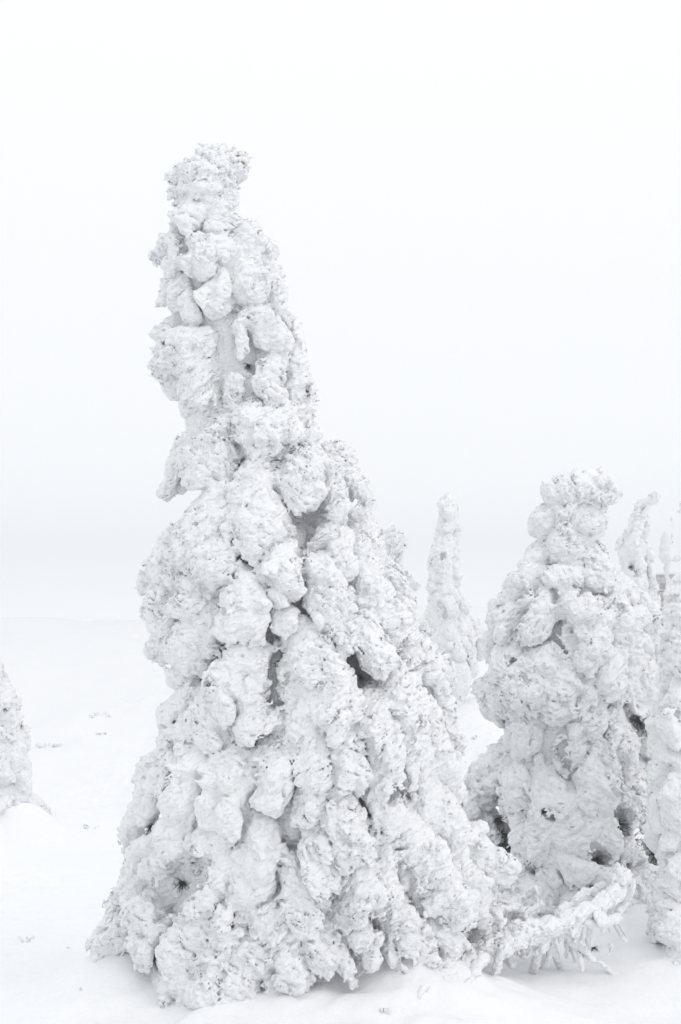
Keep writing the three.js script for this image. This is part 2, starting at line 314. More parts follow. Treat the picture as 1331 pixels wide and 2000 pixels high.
/* o: name, label, depth, base y, rows [y, axis x, half width], flat (depth of the crown against its width), lobes read off the photograph
   [x0, y0, x1, y1, r0, r1, forward (in radii of the tip, optional)], cuts [x0, y0, x1, y1, r, deep], dark [x, y, size, deep], back: random boughs round the far side */
function tree(o) {
  const f = o.depth / FOCAL, base = at(lerpRows(o.rows, o.baseY, 1), o.baseY, o.depth), FL = o.flat ?? 0.8, flat = FL, flatAt = (y) => o.foot ? mix(FL, o.foot[2], sstep(o.foot[0], o.foot[1], y)) : FL;
  const origin = new THREE.Vector3(base.x, groundAt(base.x, base.z, false), base.z);
  const t = new THREE.Group(); t.name = numbered(o.name); t.position.copy(origin); scene.add(t);
  tag(t, o.label, 'tree', o.group);
  const segs = [], rear = []; let id = 0;
  const axis = (y) => at(lerpRows(o.rows, y, 1), y, o.depth), half = (y) => lerpRows(o.rows, y, 2);
  // the packed snow round the trunk
  const y0 = o.rows[0][0], y1 = o.rows[o.rows.length - 1][0], K = 16;
  for (let i = 0; i < K; i++) {
    const a = mix(y0, y1, i / K), b = mix(y0, y1, (i + 1) / K), ra = half(a) * (o.core ?? 0.6), rb = half(b) * (o.core ?? 0.6);
    const put = (off, q) => segs.push({ a: at(lerpRows(o.rows, a, 1) + off * half(a), a + ra, o.depth), b: at(lerpRows(o.rows, b, 1) + off * half(b), b + (i === K - 1 ? 0 : ra), o.depth), ra: ra * f * q, rb: rb * f * q, id: 0, rough: 0.55 });
    if (o.foot && b > o.foot[0]) { put(-0.4, 0.66); put(0, 0.68); put(0.36, 0.62); } else put(0, 1);
  }
  const r = rng(o.seed ?? 5);
  const front = (x, y, r) => { const h = Math.max(half(y) - r * 0.6, r * 0.3), u = clamp((x - lerpRows(o.rows, y, 1)) / h, -1, 1); return o.depth - (Math.sqrt(1 - u * u) * h * flatAt(y) - r * 0.25) * f; };
  for (let [ax, ay, bx, by, ra, rb, fw = 0] of o.lobes ?? []) {
    id++;
    if (o.foot && by > 1230) { const u = clamp((bx - lerpRows(o.rows, by, 1)) / half(by), -1, 1); bx += u * half(by) * 0.19 * (1 - 0.9 * u * u); }   // the lower boughs fan out
    const low = o.skirt && by > o.skirt;
    const da = front(ax, ay, ra) + ra * f * 0.55 - fw * rb * f * 0.6, db = front(bx, by, rb) - fw * rb * f;
    const A = at(ax, ay, da), Bp = at(bx, by, db), m = at((ax + bx) / 2, (ay + by) / 2, (da + db) / 2 - 0.12 * rb * f), rm = (ra + rb) / 2;
    segs.push({ a: A, b: m, ra: ra * f * 0.9, rb: rm * f * 0.88, id, g: low ? 0.1 : 0.2 }, { a: m, b: Bp, ra: rm * f * 0.88, rb: rb * f * 0.86, id, g: low ? 0.65 : 0.85 });
    for (let n = 0, N = (rb > 25 ? 6 : 4) + (low ? 5 : 0); n < N; n++) { // knobs of rime on the hanging end
      const w = new THREE.Vector3(r() - 0.5, r() - 0.62, r() - 0.3).normalize().multiplyScalar(rb * f * (0.55 + 0.3 * r())), u = r(), c = (low && n % 2 ? A.clone().lerp(m, 0.3 + u) : m.clone().lerp(Bp, 0.35 + 0.65 * u)).add(w), kr = rb * f * (low ? 0.2 + 0.18 * r() : 0.28 + 0.2 * r());
      segs.push({ a: c, b: c.clone().add(new THREE.Vector3(0, -kr * (low ? 1.8 : 0.7), 0)), ra: kr, rb: kr * 0.7, id, g: low ? 0.7 : 1 });
    }
  }
  // boughs all round, or only round the back where the photograph has told the front
  const H = y1 - y0, tier = o.tier ?? 0.085;
  for (let y = y0 + H * 0.05; y < y1 - H * 0.04; y += H * tier * (0.6 + 0.5 * (y - y0) / H)) {
    const h = half(y), n = Math.max(3, Math.round((o.around ?? 6) * (0.6 + 0.4 * h / half(y1)))), turn = r() * 6.28;
    for (let i = 0; i < n; i++) {
      const ph = turn + (i + 0.4 * (r() - 0.5)) / n * 6.2832;
      if (o.lobes && !o.allRound && Math.sin(ph) > -0.30) continue;       // towards the camera: already there
      const yb = Math.min(y1, y + H * tier * (1.0 + 0.6 * r())), hb = half(yb), len = (o.lobes && !o.allRound ? 0.5 + 0.15 * r() : 0.46 + 0.22 * r()) * hb, rt = hb * (0.27 + 0.12 * r()) * (o.fat ?? 1);
      const P = (rad, yy) => { const q = axis(yy), k = rad * f; return new THREE.Vector3(q.x + Math.cos(ph) * k, q.y, q.z + Math.sin(ph) * k * flat); };
      id++;
      const hid = o.lobes && !o.allRound ? rear : segs;
      const A = P(h * 0.35, y), Bp = P(Math.max(0, len), yb), m = P((h * 0.35 + len) * 0.56, (y + yb) / 2 - rt * 0.25);
      hid.push({ a: A, b: m, ra: rt * 0.6 * f, rb: rt * 0.85 * f, id, g: 0.3 }, { a: m, b: Bp, ra: rt * 0.85 * f, rb: rt * f, id });
    }
  }
  const cuts = [];                                                         // gaps that run in from the outside
  for (const [ax, ay, bx, by, rr, deep = 0] of o.cuts ?? []) {
    const p = (x, y, k) => at(x, y, front(x, y, 0) + k * f), out = deep > 10 ? [-14, -4, deep * 0.6, deep * 1.3] : [0, deep];
    out.forEach((k, i) => cuts.push({ a: p(ax, ay, k), b: p(bx, by, k), r: rr * f * (i < out.length - 1 ? 1 : 0.7) }));
    for (const [x, y] of [[ax, ay], [bx, by], [(ax + bx) / 2, (ay + by) / 2]]) cuts.push({ a: p(x, y, out[0]), b: p(x, y, out[out.length - 1]), r: rr * f, r2: rr * f * 0.7 });
  }
  const yTop = axis(y0).y, yLow = axis(y1).y;
  if (rear.length) for (const s of segs) if (s.id === 0) rear.push({ ...s, ra: s.ra * 0.95, rb: s.rb * 0.95 });

  const geo = mould(segs, cuts, (o.cell ?? 0.0075) * Q, o.scale ?? 1, origin, origin.y - 0.4, 300, rear.length ? (y, z) => z > -o.depth - 0.25 * half(mix(y0, y1, (y - yTop) / (yLow - yTop))) * f : null);
  if (rear.length) for (const [k, g] of mould(rear, [], (o.cell ?? 0.0075) * Q * 2.2, o.scale ?? 1, origin, origin.y - 0.4)) geo.set(k || 9999, g);

  for (const [k, g] of [...geo].sort((a, b) => a[0] - b[0])) {
    if (g.index.count < 90) continue;
    const m = lit(new THREE.Mesh(g, mSnow)); m.name = k === 0 || k === 9999 ? 'snow_mantle' : 'bough'; t.add(m);
  }
  { // the trunk inside
    const p = []; for (let i = 0; i <= 8; i++) p.push(axis(mix(y1, y0 + H * 0.06, i / 8)).sub(origin));
    p[0].y = Math.min(p[0].y, -0.1);
    const R = Math.max(0.02, half(y1) * f * 0.16), g = new THREE.TubeGeometry(new THREE.CatmullRomCurve3(p), 24, 1, 10, false), a = g.attributes.position;
    for (let i = 0; i < a.count; i++) { const k = Math.floor(i / 11) / 24, q = new THREE.CatmullRomCurve3(p).getPointAt(k), s = R * (1 - 0.85 * k); a.setXYZ(i, q.x + (a.getX(i) - q.x) * s, q.y + (a.getY(i) - q.y) * s, q.z + (a.getZ(i) - q.z) * s); }
    g.computeVertexNormals();
    const m = lit(new THREE.Mesh(g, mBark)); m.name = 'trunk'; t.add(m);
  }
  (o.dark ?? []).forEach(([x, y, s, deep = 0], i) => {
    const m = lit(new THREE.Mesh(SPRAYS[i % 4], mNeedle)); m.name = 'needle_spray'; t.add(m);
    m.position.copy(at(x, y, front(x, y, 0) + deep * f)).sub(origin); m.scale.set(s * f * 0.8, s * f * (1 + 0.3 * (i % 3)), s * f * 0.8); m.rotation.set(0, i * 1.7, 0.5 * Math.sin(i * 2.3));
  });
  return t;
}
tree({
  name: 'snow_covered_spruce', label: 'tallest spruce, thickly crusted with rime and snow, leaning top, standing alone in front', seed: 21, depth: 7.6, baseY: 1935, flat: 0.8, foot: [1450, 1850, 0.48], skirt: 1280, cell: 0.0078, core: 0.6, around: 7,
  rows: [[318, 398, 62], [400, 400, 68], [490, 420, 120], [570, 438, 136], [660, 445, 145], [730, 450, 150], [810, 485, 130], [900, 490, 160], [990, 515, 200], [1100, 520, 232], [1200, 540, 262], [1300, 575, 280], [1440, 600, 292], [1560, 570, 310], [1700, 600, 350], [1800, 590, 365], [1935, 570, 360]],
  lobes: [
    // head
    [430, 325, 352, 336, 36, 32, .2], [440, 322, 425, 335, 34, 34, .1], [400, 318, 375, 328, 30, 34, .3], [440, 345, 442, 385, 34, 36, 0], [360, 350, 352, 372, 34, 30, .1], [395, 350, 398, 385, 56, 58, .2], [400, 405, 385, 425, 52, 52, .2], [425, 400, 432, 440, 38, 36, .1],
    [440, 455, 528, 488, 44, 22, 0], [470, 490, 515, 508, 34, 20, .1], [425, 450, 440, 500, 40, 36, 0],
    [385, 478, 312, 497, 28, 26, .1], [355, 510, 335, 560, 42, 40, 0], [350, 560, 372, 612, 44, 32, .2], [330, 555, 325, 575, 30, 28, 0], [405, 500, 402, 525, 36, 42, .5], [440, 560, 412, 590, 36, 40, .2],
    [470, 500, 490, 560, 40, 42, .2], [520, 540, 545, 600, 34, 28, 0], [500, 610, 522, 655, 42, 46, .35], [525, 690, 522, 765, 34, 36, .3], [565, 640, 575, 720, 30, 26, 0], [570, 730, 590, 800, 30, 27, 0],
    [400, 660, 325, 672, 28, 30, .1], [370, 700, 302, 718, 26, 18, 0], [340, 695, 318, 728, 24, 18, .1], [400, 715, 405, 775, 42, 46, .2], [390, 770, 378, 800, 34, 22, .1], [470, 640, 472, 684, 20, 23, .1], [455, 745, 455, 790, 22, 24, -.3],
    [490, 815, 515, 845, 46, 60, .6], [540, 790, 545, 850, 36, 40, .4], [585, 790, 598, 850, 30, 28, 0],
    // shoulders
    [430, 830, 395, 925, 30, 50, .45], [440, 850, 420, 910, 22, 36, .3], [365, 880, 328, 965, 32, 26, 0], [500, 920, 487, 985, 38, 44, .1], [480, 985, 470, 1020, 30, 30, .1],
    [590, 895, 590, 960, 42, 54, .5], [655, 885, 718, 975, 34, 26, 0], [640, 930, 655, 1010, 34, 34, .1], [520, 1010, 510, 1050, 48, 54, .35], [550, 1080, 552, 1140, 44, 50, .5], [530, 1120, 545, 1170, 30, 34, .5],
    [430, 985, 395, 1060, 46, 56, .25], [420, 1060, 428, 1115, 52, 50, .35], [365, 1060, 300, 1145, 42, 30, 0], [350, 1130, 322, 1210, 52, 48, .1], [390, 1150, 372, 1190, 36, 36, .2], [335, 1230, 322, 1265, 36, 32, 0],
    [410, 1215, 385, 1275, 46, 50, .25], [380, 1280, 362, 1318, 40, 30, .2], [480, 1155, 478, 1212, 52, 58, .5], [550, 1195, 558, 1222, 34, 34, .15], [500, 1215, 512, 1235, 30, 30, .3],
    [640, 1110, 640, 1200, 44, 48, .4], [645, 1200, 655, 1245, 36, 32, .35], [695, 990, 730, 1100, 48, 40, .1], [650, 1030, 665, 1110, 38, 38, .1], [700, 1090, 735, 1190, 46, 46, .15], [740, 1100, 775, 1200, 36, 36, 0],
    // waist
    [590, 1240, 620, 1330, 44, 56, .3], [620, 1320, 640, 1385, 52, 60, .5], [600, 1360, 600, 1410, 36, 38, .3], [490, 1280, 448, 1395, 46, 62, .35], [450, 1390, 438, 1428, 44, 40, .4], [500, 1330, 500, 1410, 36, 38, .2],
    [375, 1340, 352, 1395, 34, 34, 0], [415, 1330, 400, 1430, 30, 34, .1], [700, 1225, 712, 1280, 44, 36, .3], [750, 1200, 800, 1310, 46, 46, .15], [790, 1230, 850, 1320, 40, 34, 0], [770, 1330, 770, 1470, 44, 50, .3], [820, 1320, 868, 1440, 42, 34, 0], [810, 1400, 830, 1500, 38, 36, .1],
    [720, 1390, 730, 1480, 42, 44, .3], [725, 1490, 740, 1590, 40, 42, .35], [365, 1420, 315, 1520, 30, 34, 0], [315, 1520, 258, 1632, 32, 24, 0], [345, 1500, 300, 1590, 26, 26, 0],
    [400, 1470, 385, 1570, 44, 58, .3], [380, 1570, 368, 1640, 54, 42, .4], [460, 1490, 450, 1590, 50, 54, .25], [450, 1580, 430, 1660, 46, 44, .2], [545, 1430, 535, 1560, 32, 38, 0], [600, 1420, 612, 1510, 40, 50, .3], [665, 1420, 668, 1500, 40, 44, .3], [620, 1510, 600, 1580, 44, 44, .2],
    // skirt
    [640, 1540, 668, 1660, 46, 56, .35], [670, 1660, 705, 1740, 54, 50, .5], [730, 1650, 725, 1745, 36, 40, .45], [620, 1600, 630, 1700, 40, 42, .2], [800, 1510, 830, 1600, 48, 50, .1], [850, 1480, 880, 1560, 38, 36, 0], [780, 1600, 810, 1690, 46, 52, .2],
    [840, 1590, 900, 1670, 52, 54, .1], [890, 1640, 985, 1700, 48, 30, .3], [820, 1690, 860, 1780, 54, 54, .3], [890, 1690, 910, 1790, 48, 44, .2], [760, 1770, 790, 1840, 46, 44, .3], [850, 1790, 850, 1840, 44, 36, .3],
    [335, 1640, 285, 1720, 42, 38, 0], [290, 1700, 262, 1770, 40, 34, .1], [280, 1770, 222, 1850, 38, 28, .2], [300, 1800, 290, 1850, 34, 28, .1], [340, 1660, 330, 1700, 30, 26, .2], [400, 1650, 385, 1820, 50, 50, -1.7], [345, 1700, 335, 1830, 40, 40, -1.8],
    [440, 1670, 420, 1770, 46, 48, .3], [420, 1770, 375, 1890, 46, 42, .5], [510, 1630, 515, 1730, 50, 54, .2], [520, 1740, 555, 1820, 52, 46, .35], [470, 1720, 470, 1820, 44, 46, .3], [580, 1700, 590, 1790, 48, 48, .2], [600, 1790, 620, 1860, 46, 42, .3], [670, 1770, 690, 1830, 44, 40, .3],
    [400, 1840, 365, 1920, 42, 28, .8], [460, 1850, 425, 1935, 50, 36, 1.0], [520, 1850, 490, 1930, 48, 36, 1.1], [560, 1850, 570, 1910, 40, 34, .9], [440, 1930, 460, 1945, 30, 26, 1.2],
    [240, 1830, 196, 1866, 22, 14, .6], [330, 1820, 320, 1870, 24, 18, .5], [350, 1890, 345, 1945, 22, 14, 1.0], [395, 1925, 385, 1962, 20, 14, 1.4], [480, 1935, 470, 1968, 24, 16, 1.5], [540, 1900, 545, 1945, 26, 18, 1.2], [600, 1880, 590, 1925, 26, 18, .9], [650, 1850, 655, 1895, 28, 20, .7], [700, 1830, 705, 1875, 24, 16, .6], [760, 1850, 755, 1890, 24, 14, .5], [820, 1840, 825, 1880, 24, 14, .5], [870, 1820, 885, 1860, 24, 14, .5], [930, 1740, 960, 1790, 26, 18, .4],
  ],
  cuts: [[438, 660, 428, 690, 24, 6], [485, 700, 495, 715, 14, 12], [455, 600, 460, 615, 11, 14], [372, 480, 366, 502, 13, 22], [466, 770, 470, 776, 9, 10], [544, 1258, 552, 1310, 11, 22], [556, 1330, 568, 1395, 10, 26], [492, 1488, 494, 1496, 8, 26], [500, 1440, 540, 1430, 20, 24], [350, 1490, 305, 1590, 9, 12], [300, 1600, 285, 1625, 10, 12],
    [372, 1680, 345, 1750, 24, 22], [390, 1690, 378, 1780, 15, 26], [456, 1795, 458, 1830, 8, 20], [320, 1810, 330, 1800, 9, 14], [738, 1790, 735, 1810, 16, 20], [800, 1868, 812, 1876, 12, 16], [690, 1310, 720, 1330, 18, 24], [770, 1560, 780, 1530, 14, 26], [570, 875, 576, 880, 7, 16], [455, 880, 462, 905, 13, 18], [598, 1080, 608, 1040, 12, 24], [570, 1560, 565, 1590, 8, 20], [895, 1570, 905, 1572, 12, 14], [820, 1410, 822, 1416, 8, 16], [400, 1350, 402, 1358, 8, 14]],
  dark: [[458, 608, 16, 40], [486, 712, 16, 36], [470, 774, 12, 40], [368, 494, 12, 50], [548, 1290, 26, 60], [564, 1385, 30, 56], [494, 1492, 22, 46], [330, 1530, 24, 34], [296, 1612, 22, 30], [358, 1722, 30, 56], [388, 1700, 22, 56], [457, 1810, 18, 46], [738, 1800, 24, 50], [806, 1872, 22, 34], [704, 1320, 16, 64], [574, 878, 12, 40], [602, 1060, 14, 60], [455, 890, 12, 50], [358, 1395, 22, 50], [300, 1868, 26, 20], [402, 1352, 14, 40]],
});
tree({
  name: 'snow_covered_spruce', label: 'broad rime-crusted spruce with a hooked top and hollow front, right of the tallest tree', seed: 22, depth: 9.5, baseY: 1800, flat: 0.75, skirt: 1150, cell: 0.0092, scale: 1.0, core: 0.6, around: 7,
  rows: [[955, 1135, 84], [1010, 1120, 84], [1075, 1110, 70], [1150, 1110, 125], [1230, 1105, 155], [1340, 1105, 175], [1430, 1115, 140], [1500, 1115, 135], [1560, 1115, 160], [1700, 1120, 190], [1800, 1120, 200]],
  lobes: [
    [1135, 965, 1185, 966, 36, 30, .2], [1155, 985, 1148, 1030, 40, 34, .2], [1105, 965, 1078, 972, 28, 28, .1], [1100, 990, 1060, 1012, 34, 30, .2], [1085, 1000, 1052, 1028, 28, 24, .3], [1140, 962, 1195, 966, 34, 26, .3], [1165, 950, 1185, 960, 28, 30, 0],
    [1110, 1035, 1105, 1085, 44, 46, .1], [1075, 1075, 1050, 1100, 36, 34, .1], [1030, 1105, 1022, 1108, 16, 17, 0], [1145, 1075, 1165, 1130, 30, 34, .2], [1120, 1115, 1085, 1140, 38, 38, .2], [1055, 1130, 1010, 1158, 38, 34, .3],
    [1070, 1160, 1040, 1235, 34, 28, .5], [1020, 1180, 990, 1240, 34, 30, .2], [985, 1200, 968, 1270, 30, 26, 0], [1005, 1250, 985, 1310, 34, 34, .2], [1090, 1165, 1135, 1200, 34, 30, .4], [1150, 1190, 1165, 1270, 34, 38, .4], [1120, 1230, 1150, 1290, 26, 30, .3],
    [1175, 1140, 1235, 1172, 36, 28, .2], [1195, 1190, 1245, 1215, 30, 26, .1], [1200, 1230, 1255, 1262, 34, 28, .1], [1215, 1280, 1262, 1312, 36, 28, .1], [1215, 1330, 1268, 1358, 36, 28, .1], [1215, 1385, 1262, 1402, 34, 26, .2], [1180, 1290, 1190, 1340, 38, 38, .3],
    [1015, 1320, 948, 1345, 40, 30, .2], [1000, 1360, 962, 1382, 38, 30, .3], [1060, 1290, 1030, 1345, 42, 44, .4], [1105, 1310, 1090, 1380, 42, 44, .3], [1150, 1330, 1150, 1410, 46, 48, .3], [1200, 1400, 1205, 1460, 42, 42, .2], [1050, 1385, 1040, 1450, 46, 44, .3], [1100, 1420, 1115, 1480, 42, 40, .2],
    [1040, 1460, 965, 1530, 44, 26, .5], [1000, 1500, 940, 1560, 36, 24, .6], [1060, 1490, 1080, 1590, 50, 54, .3], [1160, 1450, 1165, 1560, 54, 60, .3], [1120, 1560, 1120, 1640, 54, 56, .4], [1010, 1560, 1005, 1650, 34, 34, .3], [1070, 1600, 1060, 1670, 44, 42, .3], [1180, 1570, 1175, 1650, 48, 46, .3], [1225, 1500, 1235, 1570, 40, 36, .1],
    [1225, 1600, 1215, 1612, 16, 18, .6], [1190, 1640, 1245, 1660, 34, 24, .5], [1040, 1650, 1140, 1705, 36, 30, .9], [1130, 1690, 1185, 1715, 32, 26, .8], [980, 1690, 1050, 1760, 34, 34, .9], [1250, 1680, 1255, 1760, 34, 34, .2], [1100, 1730, 1150, 1790, 34, 34, .7],
    [970, 1500, 925, 1545, 26, 20, .4], [930, 1560, 905, 1590, 22, 18, .5], [960, 1640, 940, 1690, 26, 30, .6], [1020, 1690, 1000, 1760, 30, 32, .9], [1080, 1690, 1060, 1770, 32, 34, .8], [1180, 1700, 1200, 1790, 34, 34, .6], [1240, 1740, 1230, 1820, 30, 28, .4], [1265, 1560, 1275, 1610, 22, 20, .2], [1275, 1745, 1262, 1800, 26, 24, .3], [1140, 1600, 1160, 1645, 34, 30, .5], [1010, 1430, 985, 1480, 30, 28, .1], [1275, 1540, 1285, 1630, 34, 34, -1.2], [1285, 1640, 1290, 1740, 40, 40, -1.4], [968, 1466, 955, 1525, 15, 32, .8], [995, 1480, 1010, 1550, 28, 38, .8], [935, 1535, 915, 1580, 28, 28, .7], [900, 1568, 922, 1640, 24, 32, .5], [940, 1600, 930, 1700, 30, 36, .4], [915, 1600, 940, 1690, 40, 44, .7], [1235, 1440, 1262, 1500, 34, 30, -.3], [1262, 1200, 1272, 1300, 30, 34, -1], [1268, 1320, 1278, 1430, 34, 34, -1], [1215, 1740, 1205, 1825, 34, 30, .9], [1245, 1700, 1240, 1800, 34, 30, .6], [1160, 1780, 1150, 1830, 30, 24, 1.3], [1080, 1785, 1070, 1840, 30, 24, 1.4], [1000, 1780, 995, 1845, 30, 26, 1.4], [1030, 1740, 1035, 1800, 34, 30, 1.2], [960, 1720, 950, 1800, 34, 30, 1.0], [1120, 1760, 1110, 1820, 30, 26, 1.3],
  ],
  cuts: [[1085, 1215, 1090, 1245, 30, 6], [1105, 1235, 1120, 1265, 22, 8], [1075, 1155, 1078, 1165, 11, 16], [1190, 1182, 1200, 1190, 12, 14], [1232, 1395, 1255, 1415, 15, 12], [964, 1575, 988, 1662, 19, 36], [1100, 1465, 1115, 1490, 9, 16], [1200, 1595, 1212, 1620, 17, 20], [1155, 1672, 1175, 1676, 15, 18], [1258, 1625, 1296, 1700, 26, 26], [1070, 1600, 1085, 1605, 8, 18], [1245, 1480, 1262, 1500, 14, 12], [1128, 1245, 1130, 1247, 6, 18]],
  dark: [[1196, 1186, 22, 34], [1076, 1160, 14, 36], [1245, 1405, 30, 34], [972, 1600, 34, 44], [984, 1650, 40, 40], [978, 1625, 36, 50], [1108, 1478, 14, 40], [1206, 1608, 34, 34], [1165, 1676, 30, 30], [1282, 1665, 40, 40], [1292, 1695, 36, 40], [1252, 1490, 28, 34], [1129, 1246, 12, 40], [1076, 1602, 18, 44], [1230, 1640, 34, 50]],
});
tree({
  name: 'snow_covered_spruce', label: 'slim column-shaped rime-crusted spruce with a rounded tip, between the two large trees', seed: 23, depth: 15, baseY: 1370, flat: 0.9, cell: 0.0115, scale: 0.75, core: 0.78, around: 5, tier: 0.07, fat: 1.1, allRound: true,
  cuts: [[868, 1078, 864, 1092, 5, 10], [858, 1180, 866, 1200, 6, 10], [900, 1182, 906, 1192, 3, 8]], rows: [[988, 873, 25], [1045, 869, 30], [1095, 867, 35], [1130, 868, 40], [1180, 874, 44], [1240, 880, 46], [1290, 890, 46], [1325, 890, 26], [1370, 888, 30]],
  lobes: [[905, 1240, 925, 1310, 24, 14, .4], [930, 1220, 935, 1280, 18, 14, 0], [850, 1260, 848, 1300, 18, 14, .2], [873, 985, 873, 1000, 20, 22, .3]],
  dark: [[866, 1085, 9, 16], [862, 1190, 10, 16], [880, 1314, 18, 2], [862, 1285, 14, 8]],
});
tree({
  name: 'snow_covered_spruce', label: 'small knob-topped rimed spruce peeking out behind the right shoulder of the tallest tree', seed: 24, depth: 11.5, baseY: 1480, flat: 0.9, cell: 0.0115, scale: 1.05, core: 0.62, around: 5, tier: 0.09, allRound: true,
  rows: [[1040, 764, 22], [1070, 764, 26], [1095, 764, 20], [1130, 768, 36], [1190, 768, 44], [1300, 770, 56], [1480, 775, 70]],
  lobes: [[760, 1045, 772, 1055, 24, 22, .3], [780, 1125, 800, 1140, 22, 18, .1], [785, 1165, 795, 1185, 20, 15, 0]],
  dark: [[772, 1087, 8, 10], [777, 1152, 8, 10]],
});
tree({
  name: 'snow_covered_spruce', label: 'pale far spruce with a bent tip, fading into the fog beside the small building', seed: 25, depth: 17, baseY: 1330, flat: 0.9, cell: 0.0155, scale: 1.25, core: 0.62, around: 5, tier: 0.08, allRound: true,
  rows: [[980, 1266, 15], [1010, 1256, 20], [1040, 1248, 27], [1070, 1244, 34], [1110, 1246, 40], [1150, 1250, 44], [1200, 1250, 50], [1330, 1255, 60]],
  lobes: [[1258, 985, 1276, 975, 15, 14, .2], [1220, 1065, 1212, 1075, 18, 15, 0], [1245, 1100, 1215, 1130, 22, 16, .3]],
  cuts: [[1226, 1100, 1238, 1112, 5, 10]], dark: [[1232, 1106, 9, 14]],
});
tree({
  name: 'snow_covered_spruce', label: 'near bright white spruce cut off by the right edge', seed: 26, depth: 8.3, baseY: 1890, flat: 0.8, cell: 0.0098, core: 0.62, around: 7,
  rows: [[1110, 1400, 60], [1170, 1400, 96], [1300, 1405, 118], [1420, 1410, 132], [1600, 1410, 150], [1720, 1412, 130], [1800, 1412, 146], [1890, 1412, 142]],
  lobes: [[1370, 1130, 1335, 1165, 40, 30, .2], [1345, 1180, 1318, 1235, 36, 30, .1], [1350, 1200, 1345, 1290, 40, 42, .3], [1325, 1260, 1310, 1340, 36, 30, .1], [1345, 1320, 1330, 1420, 44, 46, .3], [1310, 1370, 1298, 1440, 36, 30, 0], [1320, 1440, 1296, 1520, 42, 36, .2], [1345, 1480, 1330, 1580, 48, 48, .4],
    [1305, 1520, 1292, 1590, 38, 32, .2], [1330, 1590, 1312, 1640, 40, 30, .3], [1350, 1640, 1335, 1720, 46, 44, .4], [1325, 1680, 1305, 1760, 36, 32, .2], [1340, 1740, 1325, 1820, 46, 46, .4], [1310, 1760, 1290, 1830, 34, 30, .3], [1300, 1820, 1290, 1870, 34, 26, .4], [1340, 1830, 1325, 1890, 40, 34, .5]],
  cuts: [[1318, 1520, 1322, 1530, 7, 12], [1300, 1395, 1303, 1400, 7, 10]], dark: [[1320, 1525, 12, 30], [1302, 1390, 20, 30]],
});
tree({
  name: 'snow_covered_spruce', label: 'rime-covered spruce cut off by the left edge, standing in the snow field', seed: 27, depth: 14.6, baseY: 1600, flat: 0.9, cell: 0.0125, scale: 1.1, core: 0.6, around: 7, tier: 0.12, allRound: true,
  rows: [[1270, -34, 28], [1340, -28, 54], [1420, -24, 78], [1520, -20, 96], [1600, -14, 112]],
  lobes: [[0, 1350, 20, 1420, 26, 24, 0], [10, 1400, 28, 1500, 26, 24, .1], [20, 1480, 40, 1540, 22, 20, 0], [25, 1540, 60, 1580, 22, 16, .1], [-5, 1440, 10, 1520, 26, 24, .3]],
  cuts: [[14, 1568, 12, 1592, 9, 10], [48, 1565, 44, 1592, 9, 10]], dark: [[14, 1580, 16, 26], [46, 1580, 14, 26], [40, 1415, 9, 4], [10, 1385, 10, 4]],
});
tree({
  name: 'snow_covered_spruce', label: 'ghostly far tree tip almost lost in the fog at the right edge, above the building', seed: 28, depth: 24, baseY: 1330, flat: 0.9, cell: 0.022, scale: 1.6, core: 0.6, around: 5, tier: 0.09, allRound: true,
  rows: [[960, 1350, 12], [1000, 1350, 18], [1100, 1358, 22], [1330, 1362, 50]], lobes: [[1345, 985, 1333, 1003, 11, 7, 0]],
});
